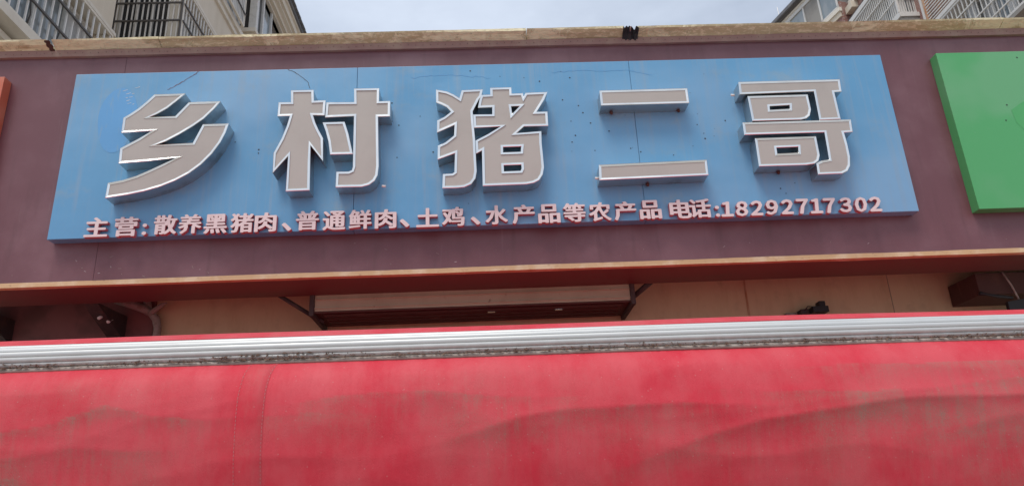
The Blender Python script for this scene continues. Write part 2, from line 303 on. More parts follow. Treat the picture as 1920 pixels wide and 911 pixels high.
for x in (SX0-0.034, SX1+0.002): box('end_post', x, x+0.032, 0.476, 0.53, 2.925, 3.16, 'iron', sh, 0.003)
for x in (SX0-0.03, SX1+0.002): box('side_rail', x, x+0.028, 0.531, 0.93, 2.925, 2.965, 'iron', sh)
for (a, b) in (((-1.5, 0.5, 3.1), (-1.215, 0.62, 2.925)), ((1.1, 0.5, 3.1), (0.955, 0.6, 2.995))):
    tube('diagonal_strut', [a, b], 0.016, 'iron', sh, 4)
    tube('diagonal_strut', [(a[0]+0.02, a[1]+0.05, a[2]), (b[0]+0.015, b[1]+0.06, b[2]+0.005)], 0.012, 'bard', sh, 4)
for (x, z) in ((-0.05, 2.944), (0.42, 2.943)): box('bolt', x, x+0.05, 0.57, 0.6, z-0.012, z-0.0065, 'steel', sh)

def gusset(label, x, dx):
    t = Thing('triangular_bracket', label, 'bracket', (x, 0.49, 2.9), 'iron brackets between fascia and wall')
    V = [(x-0.02, 0.5, 3.09), (x-0.0, 0.94, 3.09), (x, 0.94, 2.9), (x+dx-0.02, 0.5, 3.088), (x+dx, 0.94, 3.088), (x+dx, 0.94, 2.9)]
    put('plate', V, [(0, 2, 1), (3, 4, 5), (0, 1, 4, 3), (1, 2, 5, 4), (2, 0, 3, 5)], 'iron', t)
    for k in range(2): tube('bolt', [(x+0.05+k*0.03, 0.67+0.07*k, 3.03-0.01*k), (x+0.047+k*0.03, 0.63+0.07*k, 3.005-0.01*k)], 0.012, 'bar', t, 8)
gusset('dark iron triangular bracket beside the grey pipe under the fascia', -2.78, 0.1)
gusset('dark iron bracket at the far left edge under the fascia', -3.66, 0.18)
pipe = Thing('wrapped_pipe', 'grey wrapped pipe bending down the tan wall beside the bracket', 'pipe', (-2.5, 0.9, 3.1))
tube('pipe_run', [(-2.72, 0.8, 3.19), (-2.62, 0.84, 3.155), (-2.55, 0.87, 3.13), (-2.49, 0.885, 3.095), (-2.455, 0.89, 3.05), (-2.44, 0.89, 2.99), (-2.44, 0.89, 2.7)], 0.03, 'pipe', pipe, 10, [0.034, 0.03, 0.032, 0.028, 0.03, 0.027, 0.03])
tube('loose_end', [(-2.5, 0.87, 3.09), (-2.45, 0.85, 3.115), (-2.4, 0.83, 3.142), (-2.365, 0.82, 3.155)], 0.02, 'pipe', pipe, 8, [0.022, 0.021, 0.016, 0.005])
tube('second_pipe', [(-2.58, 0.9, 3.3), (-2.545, 0.905, 3.2), (-2.52, 0.905, 3.1)], 0.028, 'pipe', pipe, 8)

cm = Thing('security_camera', 'small black boxy device with a loose cable on the tan wall', 'camera', (2.38, 0.85, 2.93))
box('body', 2.335, 2.455, 0.8, 0.9, 2.9, 2.945, 'black', cm, 0.004)
box('cap', 2.395, 2.44, 0.81, 0.88, 2.9455, 2.985, 'black', cm, 0.003)
box('mount_plate', 2.27, 2.334, 0.86, 0.945, 2.9, 2.94, 'iron', cm, 0.004)
tube('cable', [(2.3, 0.86, 2.93), (2.32, 0.84, 2.955), (2.35, 0.84, 2.95), (2.37, 0.85, 2.94)], 0.004, 'iron', cm, 6)
box('wall_block', 2.17, 2.26, 0.9, 0.948, 2.86, 2.925, 'pipe', cm, 0.006)

nb = Thing('dark_end_box', 'dark boxing at the right end under the fascia', 'box', (3.5, 0.6, 2.8))
box('casing', 3.47, 5.2, 0.6, 0.94, 2.93, 3.0895, 'rust', nb, 0.004)
put('lower_panel', [(3.62, 0.55, 2.86), (5.2, 0.5, 3.06), (5.2, 0.5, 2.5), (3.62, 0.55, 2.5), (3.62, 0.58, 2.86), (5.2, 0.53, 3.06), (5.2, 0.53, 2.5), (3.62, 0.58, 2.5)], [(0, 1, 2, 3), (7, 6, 5, 4), (0, 4, 5, 1), (1, 5, 6, 2), (2, 6, 7, 3), (3, 7, 4, 0)], 'black', nb)  # black slanted panel below the dark casing
tube('cable', [(3.66, 0.58, 3.09), (3.68, 0.575, 3.03), (3.7, 0.575, 2.98), (3.72, 0.57, 2.88)], 0.007, 'pipe', nb, 6)
tube('rod', [(3.44, 0.56, 2.93), (3.5, 0.555, 2.915), (3.56, 0.55, 2.9), (3.66, 0.545, 2.885)], 0.012, 'black', nb, 6, [0.016, 0.008, 0.014, 0.01])

# ------------------------------------------------------------------ the blue sign
SZ0, SZ1, HW = 3.351, 4.551, 2.7954
sign = Thing('shop_sign', 'long blue shop sign with five steel edged characters and a phone number', 'sign', (0, 0.079, SZ0))
for a, b in ((-HW, -0.8935), (-0.8915, 0.992), (0.994, HW)):
    o = box('panel', a, b, 0.0, 0.0795, SZ0, SZ1, 'blue', sign, 0.003)

def sgn_area(p): return sum(p[i][0]*p[(i+1) % len(p)][1]-p[(i+1) % len(p)][0]*p[i][1] for i in range(len(p)))/2
def inset(p, d):
    """mitred inward offset for a counter-clockwise outline"""
    n = len(p); r = []
    for i in range(n):
        a, b, c = Vector(p[i-1]), Vector(p[i]), Vector(p[(i+1) % n])
        e1 = (b-a).normalized(); e2 = (c-b).normalized(); n1 = Vector((-e1.y, e1.x)); n2 = Vector((-e2.y, e2.x))
        mv = (n1+n2); L = mv.length
        mv = n1 if L < 1e-4 else mv/L
        k = d/max(0.42, mv.dot(n1)); r.append(tuple(b+mv*k))
    return r
def channel(label, outlines, y0, depth, slope=0.0035):
    """channel letter: outlines = list of (outer, [holes]); a steel return, a steel rim and an acrylic face"""
    RV, RF, TV, TF, FV, FF = [], [], [], [], [], []
    yf = y0-depth
    for outer, holes in outlines:
        loops = []
        for q, p in enumerate([outer]+holes):
            p = list(p)
            if (sgn_area(p) < 0) == (q == 0): p.reverse()
            loops.append(p)
        for p in loops:
            n = len(p); k = len(RV)
            for x, z in p: RV += [(x, y0, z), (x, yf+0.002, z)]
            for i in range(n):
                j = (i+1) % n; RF.append((k+2*i, k+2*i+1, k+2*j+1, k+2*j))
            rings = [(p, yf+0.004), (inset(p, -0.001), yf-0.004), (inset(p, 0.0015), yf-0.006), (inset(p, 0.0145), yf-0.006+slope), (inset(p, 0.0155), yf+0.003)]
            k = len(TV)
            for ring, y in rings: TV += [(x, y, z) for x, z in ring]
            for a in range(len(rings)-1):
                for i in range(n):
                    j = (i+1) % n; TF.append((k+a*n+i, k+a*n+j, k+(a+1)*n+j, k+(a+1)*n+i))
        ins = [inset(p, 0.012) for p in loops]
        k = len(FV)
        flat = [v for p in ins for v in p]
        FV += [(x, yf, z) for x, z in flat]
        for tri in tessellate_polygon([[Vector((x, z, 0)) for x, z in p] for p in ins]): FF.append(tuple(k+i for i in tri))
    face = put('channel_letter', FV, FF, 'face', sign)
    bm = bmesh.new(); bm.from_mesh(face.data); bmesh.ops.recalc_face_normals(bm, faces=bm.faces)
    for f in bm.faces:
        if f.normal.y > 0: f.normal_flip()
    bm.to_mesh(face.data); bm.free()
    face['label'] = label
    put('return', RV, RF, 'return', face)
    put('rim', TV, TF, 'steel', face)
    return face
XIANG = [[(-1.997, 4.308), (-2.048, 4.255), (-2.103, 4.202), (-2.163, 4.161), (-2.212, 4.138), (-2.044, 4.141), (-1.968, 4.241), (-1.763, 4.243), (-1.798, 4.19), (-1.86, 4.117), (-1.924, 4.064), (-2.004, 4.008), (-2.085, 3.959), (-2.154, 3.933), (-1.912, 3.941), (-1.861, 4.075), (-1.696, 4.075), (-1.712, 4.008), (-1.74, 3.936), (-1.785, 3.86), (-1.846, 3.786), (-1.916, 3.726), (-1.995, 3.679), (-2.082, 3.641), (-2.179, 3.612), (-2.276, 3.592), (-2.414, 3.573), (-2.411, 3.675), (-2.322, 3.692), (-2.242, 3.718), (-2.163, 3.756), (-2.083, 3.798), (-2.003, 3.838), (-2.187, 3.82), (-2.363, 3.81), (-2.367, 3.917), (-2.321, 3.945), (-2.258, 3.984), (-2.179, 4.038), (-2.375, 4.029), (-2.376, 4.138), (-2.333, 4.169), (-2.286, 4.208), (-2.24, 4.257), (-2.198, 4.307)]]
CUN = [[(-1.306, 4.312), (-1.159, 4.311), (-1.153, 4.228), (-1.076, 4.229), (-1.078, 4.117), (-1.155, 4.121), (-1.137, 4.064), (-1.113, 4.009), (-1.082, 3.949), (-1.075, 3.784), (-1.16, 3.902), (-1.157, 3.791), (-1.151, 3.583), (-1.299, 3.581), (-1.298, 3.829), (-1.389, 3.711), (-1.392, 3.852), (-1.348, 3.952), (-1.319, 4.045), (-1.303, 4.12), (-1.383, 4.12), (-1.382, 4.223), (-1.301, 4.222)],
 [(-0.89, 4.313), (-0.725, 4.311), (-0.725, 4.211), (-0.651, 4.211), (-0.651, 4.097), (-0.73, 4.097), (-0.72, 3.739), (-0.726, 3.672), (-0.744, 3.635), (-0.778, 3.608), (-0.824, 3.596), (-0.987, 3.598), (-0.986, 3.706), (-0.91, 3.704), (-0.889, 3.714), (-0.882, 3.739), (-0.885, 4.106), (-1.073, 4.102), (-1.069, 4.213), (-0.886, 4.21)],
 [(-1.087, 4.065), (-0.947, 4.065), (-0.92, 3.978), (-0.887, 3.829), (-1.03, 3.83), (-1.044, 3.923), (-1.065, 4.002)]]
ZHU = [[(-0.346, 4.289), (-0.275, 4.272), (-0.23, 4.248), (-0.191, 4.218), (-0.174, 4.279), (-0.036, 4.282), (-0.047, 4.229), (-0.066, 4.204), (-0.108, 4.118), (-0.104, 4.022), (-0.098, 3.913), (-0.096, 3.776), (-0.094, 3.68), (-0.104, 3.628), (-0.131, 3.591), (-0.174, 3.572), (-0.226, 3.568), (-0.313, 3.569), (-0.308, 3.668), (-0.249, 3.669), (-0.234, 3.68), (-0.228, 3.814), (-0.341, 3.772), (-0.338, 3.869), (-0.289, 3.894), (-0.232, 3.942), (-0.227, 4.021), (-0.343, 3.967), (-0.34, 4.055), (-0.295, 4.08), (-0.249, 4.119), (-0.277, 4.154), (-0.312, 4.175), (-0.346, 4.191)],
 [(-0.046, 4.239), (0.016, 4.24), (0.016, 4.292), (0.156, 4.292), (0.156, 4.243), (0.232, 4.244), (0.236, 4.215), (0.251, 4.246), (0.396, 4.249), (0.37, 4.19), (0.315, 4.1), (0.387, 4.1), (0.386, 3.994), (0.227, 3.995), (0.174, 3.946), (0.338, 3.956), (0.335, 3.869), (0.338, 3.781), (0.34, 3.694), (0.328, 3.642), (0.304, 3.605), (0.269, 3.587), (0.221, 3.579), (-0.056, 3.576), (-0.053, 3.828), (-0.091, 3.807), (-0.093, 3.901), (-0.012, 3.945), (0.074, 3.999), (-0.1, 3.995), (-0.103, 4.093), (0.023, 4.091), (0.025, 4.145), (-0.07, 4.143), (-0.058, 4.203)]]
ZHU_H = [[(0.148, 4.148), (0.207, 4.148), (0.153, 4.089)], [(0.082, 3.848), (0.203, 3.849), (0.198, 3.81), (0.081, 3.809)], [(0.081, 3.717), (0.197, 3.718), (0.198, 3.69), (0.19, 3.674), (0.081, 3.673)]]
ER = [[(0.749, 4.249), (1.343, 4.25), (1.343, 4.137), (0.75, 4.136)], [(0.698, 3.699), (1.404, 3.713), (1.401, 3.604), (0.693, 3.592)]]
GE = [[(1.701, 4.288), (2.4, 4.289), (2.394, 4.194), (2.343, 4.191), (2.346, 3.984), (2.203, 3.982), (2.206, 4.201), (1.696, 4.193)],
 [(1.746, 4.177), (2.157, 4.178), (2.159, 4.064), (2.142, 4.018), (2.115, 3.997), (2.076, 3.988), (1.75, 3.988)],
 [(1.682, 3.978), (2.414, 3.979), (2.408, 3.886), (2.348, 3.883), (2.353, 3.794), (2.352, 3.701), (2.34, 3.642), (2.315, 3.604), (2.276, 3.586), (2.118, 3.585), (2.122, 3.664), (2.16, 3.682), (2.212, 3.689), (2.219, 3.889), (1.68, 3.887)],
 [(1.746, 3.859), (2.155, 3.861), (2.154, 3.722), (2.138, 3.683), (2.107, 3.662), (2.052, 3.655), (1.741, 3.655)]]
GE_H = [[(1.883, 4.096), (2.022, 4.101), (2.018, 4.072), (1.881, 4.068)], [(1.877, 3.786), (2.024, 3.788), (2.018, 3.745), (1.876, 3.742)]]
LY, LD = -0.0005, 0.108
channel('leftmost large steel edged character', [(p, []) for p in XIANG], LY, LD)
channel('second large steel edged character', [(p, []) for p in CUN], LY, LD, 0.0008)
channel('middle large steel edged character', [(ZHU[0], []), (ZHU[1], ZHU_H)], LY, LD, 0.0008)
channel('upper bar of the fourth large character', [(ER[0], [])], LY, LD)
channel('lower bar of the fourth large character', [(ER[1], [])], LY, LD)
channel('rightmost large steel edged character', [(GE[0], []), (GE[1], [GE_H[0]]), (GE[2], []), (GE[3], [GE_H[1]])], LY, LD)

# small raised characters
SMALL = [('主', -2.483, 3.412), ('营', -2.302, 3.409), (':', -2.186, 3.387), ('散', -2.059, 3.414), ('养', -1.906, 3.413), ('黑', -1.747, 3.409), ('猪', -1.583, 3.409), ('肉', -1.436, 3.409), ('、', -1.303, 3.372), ('普', -1.174, 3.411), ('通', -1.006, 3.405), ('鲜', -0.842, 3.407), ('肉', -0.681, 3.405), ('、', -0.561, 3.372), ('土', -0.415, 3.405), ('鸡', -0.252, 3.406), ('、', -0.110, 3.372), ('水', 0.025, 3.408), ('产', 0.198, 3.407), ('品', 0.362, 3.405), ('等', 0.525, 3.407), ('农', 0.690, 3.407), ('产', 0.854, 3.407), ('品', 1.018, 3.410), ('电', 1.213, 3.407), ('话', 1.342, 3.408), (':', 1.452, 3.383), ('1', 1.519, 3.396), ('8', 1.614, 3.396), ('2', 1.712, 3.397), ('9', 1.812, 3.399), ('2', 1.913, 3.399), ('7', 2.011, 3.399), ('1', 2.106, 3.398), ('7', 2.190, 3.398), ('3', 2.299, 3.399), ('0', 2.400, 3.398), ('2', 2.497, 3.398)]
dg = bpy.context.evaluated_depsgraph_get()
def small_char(ch, x, z):
    digit = ch in '0123456789'
    cu = bpy.data.curves.new('glyph', 'FONT'); cu.body = chr(ord(ch)+0xFEE0) if digit else ch; cu.size = 1.0
    cu.extrude = 0.5; cu.resolution_u = 2
    tmp = bpy.data.objects.new('glyph', cu); C.objects.link(tmp)
    bpy.context.view_layer.update()
    me = bpy.data.meshes.new_from_object(tmp.evaluated_get(bpy.context.evaluated_depsgraph_get()))
    bpy.data.objects.remove(tmp); bpy.data.curves.remove(cu)
    P = [tuple(v.co) for v in me.vertices]; PF = [tuple(p.vertices) for p in me.polygons]
    xs_ = [v[0] for v in P]; ys_ = [v[1] for v in P]
    cx, cy = (min(xs_)+max(xs_))/2, (min(ys_)+max(ys_))/2
    hx, hy = max(xs_)-min(xs_), max(ys_)-min(ys_)
    bx_, by_ = (0.042, 0.03) if digit else ((0.02, 0.02) if ch == ':' else (0.036, 0.018))
    if digit: s = 0.097/hy; sx = min(s*1.15, 0.07/hx)
    elif ch == ':': s = 0.072/hy; sx = s*1.15
    elif ch == '、': s = 0.05/hy; sx = 0.05/hx
    else: s = 0.126/max(hy, 0.88); sx = 0.134/max(hx, 0.86)
    dep = 0.032; V, F = [], []
    # the strokes are thickened by overlapping shifted copies, each a hair in front of the last
    for k, (ox, oy) in enumerate(((0, 0), (-1, 0), (1, 0), (0, 1), (0, -1), (-0.7, 0.8), (0.7, 0.8), (-0.7, -0.8), (0.7, -0.8))):
        n = len(V)
        for gx, gy, gz in P:
            sh_ = 0.1*(gy-cy) if digit else 0
            V.append((x+(gx-cx+sh_+ox*bx_)*sx, -0.0008-(gz+0.5)*(dep-0.00012*k)-0.00003*k, z+(gy-cy+oy*by_)*s))
        F += [tuple(i+n for i in f) for f in PF]
    o = put('raised_character', V, F, ['pinkwhite', 'pinkside'], sign)
    for p in o.data.polygons: p.material_index = 0 if abs(p.normal.y) > 0.9 else 1
for a in SMALL: small_char(*a)

# old stains, seams, screw holes on the sign
def strip(name, pts, wd, mat, parent, y=-0.0012):
    V, F = [], []
    for i, (x, z) in enumerate(pts):
        a = Vector(pts[max(i-1, 0)]); b = Vector(pts[min(i+1, len(pts)-1)]); t = (b-a).normalized(); n = Vector((-t.y, t.x))*wd*(0.6+0.8*random.random())
        V += [(x-n.x, y, z-n.y), (x+n.x, y, z+n.y)]
    for i in range(len(pts)-1): F.append((2*i, 2*i+1, 2*i+3, 2*i+2))
    return put(name, V, F, mat, parent)
def arc(p, n=24, j=0.004):
    r = []
    for i in range(n+1):
        t = i/n*(len(p)-1); k = min(int(t), len(p)-2); f = t-k; f = f*f*(3-2*f)
        r.append((p[k][0]+(p[k+1][0]-p[k][0])*(t-k), p[k][1]+(p[k+1][1]-p[k][1])*(t-k)+random.uniform(-j, j)))
    return r
strip('peel_mark', arc([(-2.17, 4.41), (-2.09, 4.46), (-2.0, 4.525), (-1.975, 4.55)]), 0.0022, 'maroon', sign)
strip('peel_mark', arc([(-1.37, 4.55), (-1.3, 4.51), (-1.23, 4.45), (-1.21, 4.39)]), 0.0016, 'iron', sign)
strip('peel_mark', arc([(-0.52, 4.455), (-0.3, 4.475), (-0.18, 4.47), (0.02, 4.44)], 30, 0.008), 0.0016, 'blue_patch', sign)
strip('peel_mark', arc([(0.45, 4.47), (0.62, 4.485), (0.84, 4.475), (0.97, 4.48), (1.15, 4.43)], 40, 0.004), 0.0016, 'blue_patch', sign)
el = [(-2.475+0.125*math.cos(a)*(1+0.05*math.sin(3*a)), 4.19+0.245*math.sin(a)) for a in [k*math.pi/20 for k in range(40)]]
put('stain', [(x, -0.0010, z) for x, z in el], [tuple(range(40))], 'blue_patch', sign)
for k in range(9):
    x, z = -2.46+random.gauss(0.03, 0.02), 4.42-k*0.013+random.gauss(0, 0.01); l = random.uniform(0.012, 0.035)
    strip('scratch', [(x, z), (x+l*0.5, z+l*0.12), (x+l, z+l*0.3)], 0.0014, 'wframe', sign, -0.0016)
hole = None; HS = []
for (cx_, cz_, n, sx_, sz_) in ((-0.55, 4.0, 14, 0.12, 0.25), (0.55, 4.05, 14, 0.1, 0.25), (1.1, 3.9, 24, 0.25, 0.14), (1.5, 4.2, 8, 0.15, 0.2), (-1.5, 4.0, 5, 0.1, 0.2), (2.3, 3.52, 6, 0.35, 0.04), (0.5, 4.46, 6, 0.5, 0.03), (-0.2, 3.5, 6, 0.8, 0.03), (1.55, 3.75, 8, 0.1, 0.15), (0.1, 4.45, 4, 0.6, 0.04)):
    for k in range(int(n*0.6)): HS.append((random.gauss(cx_, sx_), random.gauss(cz_, sz_)))
for x, z in HS:
    if not (SZ0+0.05 < z < SZ1-0.04): continue
    if hole is None:
        hole = put('screw_hole', [(x, -0.0014, z)]+[(x+0.0058*math.cos(k*math.pi/4), -0.0012, z+0.0058*math.sin(k*math.pi/4)) for k in range(8)], [(0, (k+1) % 8+1, k+1) for k in range(8)], 'black', sign); h0 = (x, z)
    else:
        k_ = random.uniform(0.35, 1.0); c = dup(hole, (x-h0[0]*k_, 0.0788*(k_-1), z-(h0[1]-SZ0)*k_-SZ0)); c.scale = (k_, 1, k_); c.location.y = 0
# rusty fixing stubs under the bars of the fourth character
for x, z in ((0.83, 4.133), (1.29, 4.137), (1.02, 3.594), (1.9, 3.652)):
    tube('rusty_fixing', [(x, -0.02, z+0.002), (x+0.004, -0.022, z-0.014)], 0.012, 'rust', sign, 7, [0.014, 0.007])
for x, z in ((0.688, 3.63), (1.67, 4.22), (-0.69, 3.62)):
    tube('fixing_bolt', [(x+0.01, -0.055, z), (x-0.014, -0.056, z+0.002)], 0.008, 'bar', sign, 7)

# ------------------------------------------------------------------ neighbouring signs
gs = Thing('green_sign', 'plain green sign panel at the right end of the fascia', 'sign', (4.6, 0.079, SZ0))
box('panel', 3.2, 6.2, 0.0, 0.0795, SZ0, SZ1+0.002, 'green', gs, 0.003)
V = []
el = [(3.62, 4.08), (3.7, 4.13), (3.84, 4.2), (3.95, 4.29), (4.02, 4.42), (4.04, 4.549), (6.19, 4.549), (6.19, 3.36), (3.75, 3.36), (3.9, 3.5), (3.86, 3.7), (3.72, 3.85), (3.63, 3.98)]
put('sheen_edge_patch', [(x, -0.0012, z) for x, z in el], [tuple(range(len(el)))[::1]], 'green2', gs)  # darker area; the lighter green left of it is a painted sheen
for x, z in ((3.6, 4.12), (3.56, 4.0), (3.95, 4.46), (3.83, 3.83), (3.78, 4.5)):
    c = dup(hole, (x-h0[0]-4.6, 0, z-h0[1]), gs.o)
rs = Thing('orange_sign', 'orange red sign panel cut off at the left edge of the fascia', 'sign', (-4.6, 0.079, SZ0))
box('panel', -6.2, -3.271, 0.0, 0.0795, SZ0, SZ1-0.004, 'orange', rs, 0.003)

# ------------------------------------------------------------------ awning
AW = Thing('red_awning', 'dusty red fabric awning with ribbed silver bar across the foreground', 'awning', (0, -1.7, 2.2))
AX0, AX1 = -3.3, 3.6
def tilt(x): return -0.0066*x + 0.006*noise.noise(Vector((x*0.5, 1.2, 0)))
# ribbed bar: six rounded ribs on a curved face
bp = []
n_r = 6
for k in range(n_r):
    t0, t1 = k/n_r, (k+1)/n_r
    for s_ in range(6):
        t = t0+(t1-t0)*s_/5*0.93
        ang = R(76)-R(150)*t                        # from facing up to facing slightly down
        rad = 0.050+0.0032*math.sin(math.pi*min(1, s_/5))-0.0036*(s_ == 0)
        bp.append((-1.655-rad*math.cos(ang)*0.9, 2.2135+rad*math.sin(ang)*1.0, t))
V, F, DV = [], [], []
NX = 140
for i in range(NX+1):
    x = AX0+(AX1-AX0)*i/NX; dz = tilt(x)
    for y, z, t in bp: V.append((x, y, z+dz)); DV.append(max(0, (t-0.45)/0.55)**1.3)
kb = len(bp)
for i in range(NX):
    for j in range(kb-1): F.append((i*kb+j, (i+1)*kb+j, (i+1)*kb+j+1, i*kb+j+1))
bar = put('ribbed_bar', V, F, 'alu', AW)
at_ = bar.data.attributes.new('dirt', 'FLOAT', 'POINT'); at_.data.foreach_set('value', DV)  # grows down the ribs: real dirt and painted reflection tone together
# fabric: front drop with folds
ZT = 2.162
YT = -1.688
folds = [  # (polyline x,z), amplitude, width above
    ([(-3.4, 1.80), (-1.85, 1.915), (-1.6, 1.955), (-1.4, 2.02), (-1.25, 1.975), (-1.05, 1.955), (-0.7, 1.965), (-0.4, 1.95)], 0.006, 0.06),
    ([(-2.2, 1.82), (-1.7, 1.845), (-1.5, 1.88), (-1.3, 1.86), (-1.1, 1.855)], 0.007, 0.05),
    ([(-0.88, 1.985), (-0.6, 2.02), (-0.3, 2.03), (0.0, 1.995), (0.3, 1.985)], 0.005, 0.05),
    ([(-0.25, 1.85), (-0.12, 1.88), (0.05, 1.925), (0.22, 1.945), (0.6, 1.95), (0.9, 1.94), (1.0, 1.925)], 0.013, 0.05),
    ([(0.25, 1.70), (0.5, 1.77), (0.72, 1.84), (0.9, 1.885), (1.05, 1.9), (1.4, 1.94), (1.9, 1.94), (2.4, 1.93), (3.5, 1.9)], 0.017, 0.05),
    ([(0.6, 2.0), (0.95, 1.985), (1.3, 1.965), (1.55, 1.975), (1.9, 2.0), (2.6, 2.0)], 0.005, 0.035),
    ([(0.9, 2.06), (1.3, 2.07), (1.8, 2.065), (2.4, 2.07)], 0.004, 0.03),
    ([(-3.3, 1.66), (-2.0, 1.74), (-1.7, 1.78), (-1.45, 1.75)], 0.006, 0.06),
    ([(1.5, 1.80), (1.75, 1.86), (2.0, 1.885), (2.5, 1.89)], 0.006, 0.04)]
def interp(pl, x):
    if x <= pl[0][0] or x >= pl[-1][0]: return None
    for (x0, z0), (x1, z1) in zip(pl, pl[1:]):
        if x0 <= x <= x1:
            return z0+(z1-z0)*(x-x0)/(x1-x0)
def endfade(pl, x):
    L = pl[-1][0]-pl[0][0]; d = min(x-pl[0][0], pl[-1][0]-x)/(0.22*L); return max(0, min(1, d))
def fabric_y(x, s):
    """s = metres measured down the fabric from its top edge"""
    z = ZT-s
    lead = 0.085*(1-math.exp(-s/0.06)) - 0.34*max(0, s-0.12)**2
    h = 0.0; du = 0.0
    for pl, A, wd in folds:
        zf = interp(pl, x)
        if zf is None: continue
        zf += 0.006*noise.noise(Vector((x*6, 2.2, A*100)))
        e = endfade(pl, x); d = z-zf
        if d >= 0: h += 1.05*A*e*math.exp(-d/(wd*1.3))
        else:
            h += 1.05*A*e*math.exp(d/0.05); du += e*1.1*math.exp(d/0.085)
    h += 0.007*noise.noise(Vector((x*1.3, s*3, 0.5)))+0.0035*noise.noise(Vector((x*3.4+9, s*7, 2.5)))*min(1, s/0.05)
    r1 = 1-abs(noise.noise(Vector((x*1.25+0.9*s, s*4.2-0.5*x, 3.1))))*2; r2_ = 1-abs(noise.noise(Vector((x*2.6-2*s, s*8+0.8*x, 8.1))))*2
    h += (0.0042*r1*abs(r1)+0.002*r2_)*min(1, s/0.07)
    return YT-lead-h, du
NXF, NZF, DROP = 420, 84, 0.62
V, F, DV = [], [], []
for j in range(NZF+1):
    s = DROP*(j/NZF)**1.25
    for i in range(NXF+1):
        x = AX0+(AX1-AX0)*i/NXF; y, du = fabric_y(x, s)
        V.append((x, y, ZT-s+0.012*math.exp(-s/0.03)*0+tilt(x)))
        b = 0.16+0.75*du+0.55*noise.noise(Vector((x*0.9+4, s*2.4, 7)))
        DV.append(max(0, min(1, b))*min(1, max(0.25, s/0.09)))
for j in range(NZF):
    for i in range(NXF): a = j*(NXF+1)+i; F.append((a, a+NXF+1, a+NXF+2, a+1))
fab = put('fabric_drop', V, F, 'fabric', AW, True)
at_ = fab.data.attributes.new('dust', 'FLOAT', 'POINT'); at_.data.foreach_set('value', DV)
# canopy fabric running back from the bar to the wall
V, F = [], []
cp = [(-1.64, 2.258), (-1.662, 2.264), (-1.662, 2.268), (-1.652, 2.274), (-1.61, 2.296), (-1.585, 2.304), (-1.2, 2.365), (-0.6, 2.455), (0.0, 2.55), (0.5, 2.62), (0.94, 2.69)]
for i in range(NX+1):
    x = AX0+(AX1-AX0)*i/NX
    for k, (y, z) in enumerate(cp):
        V.append((x, y, z+tilt(x)+0.004*noise.noise(Vector((x*1.1, y, 4)))*(k > 0)))
for i in range(NX):
    for j in range(len(cp)-1): a = i*len(cp)+j; F.append((a, a+len(cp), a+len(cp)+1, a+1))
can = put('canopy_fabric', V, F, 'fabric', AW, True)
at_ = can.data.attributes.new('dust', 'FLOAT', 'POINT'); at_.data.foreach_set('value', [0.25]*len(V))
# grey piping where the fabric leaves the bar
V, F = [], []
gp = [(-1.684, 2.176), (-1.692, 2.1735), (-1.697, 2.169), (-1.699, 2.163), (-1.694, 2.158), (-1.683, 2.157)]
for i in range(NX*2+1):
    x = AX0+(AX1-AX0)*i/(NX*2)
    for y, z in gp: V.append((x, y, z+tilt(x)+0.0015*noise.noise(Vector((x*12, 0, 0)))))
for i in range(NX*2):
    for j in range(5): a = i*6+j; F.append((a, a+6, a+7, a+1))
put('piping', V, F, 'edge', AW, True)
# back of the bar, arms and lower hem
prism_x('bar_back', [(-1.6, 2.17), (-1.6, 2.262), (-1.636, 2.262), (-1.636, 2.17)], AX0, AX1, 'alu', AW, 1)
for x in (-2.9, 3.2):
    tube('arm', [(x, -1.61, 2.22), (x, -0.4, 2.32), (x, 0.93, 2.5)], 0.025, 'alu', AW, 8)
    box('foot_plate', x-0.06, x+0.06, 0.93, 0.9495, 2.4, 2.6, 'alu', AW)
y0, _ = fabric_y(0, DROP)
tube('hem', [(AX0+(AX1-AX0)*i/60, fabric_y(AX0+(AX1-AX0)*i/60, DROP)[0], ZT-DROP+tilt(AX0+(AX1-AX0)*i/60)) for i in range(61)], 0.008, 'fabric', AW, 6)
# sewn seams
def seam(xc):
    V, F = [], []; n = 60
    for j in range(n+1):
        s = DROP*(j/n)**1.1
        for d in (-0.052, -0.05, 0.05, 0.052):
            x = xc+d+0.02*math.exp(-s/0.06); y, _ = fabric_y(x, s); V.append((x, y-(0.0014 if abs(d) < 0.051 else -0.001), ZT-s+tilt(x)))
    for j in range(n):
        for k in range(3): a = j*4+k; F.append((a, a+4, a+5, a+1))
    o = put('seam_band', V, F, 'fabric', AW, True)
    a_ = o.data.attributes.new('dust', 'FLOAT', 'POINT'); a_.data.foreach_set('value', [0.35]*len(V))
    V, F = [], []
    s = 0.004
    while s < DROP-0.01:
        for d in (-0.046, 0.046):
            P = []
            for ss, dd in ((s, -0.0009), (s, 0.0009), (s+0.008, 0.0009), (s+0.008, -0.0009)):
                x = xc+d+0.02*math.exp(-ss/0.06)+dd; y, _ = fabric_y(x, ss); P.append((x, y-0.0026, ZT-ss+tilt(x)))
            k = len(V); V += P; F.append((k, k+3, k+2, k+1))
        s += 0.013
    put('stitching', V, F, 'thread', o)['kind'] = 'stuff'
seam(-0.905); seam(2.7); seam(-2.62)
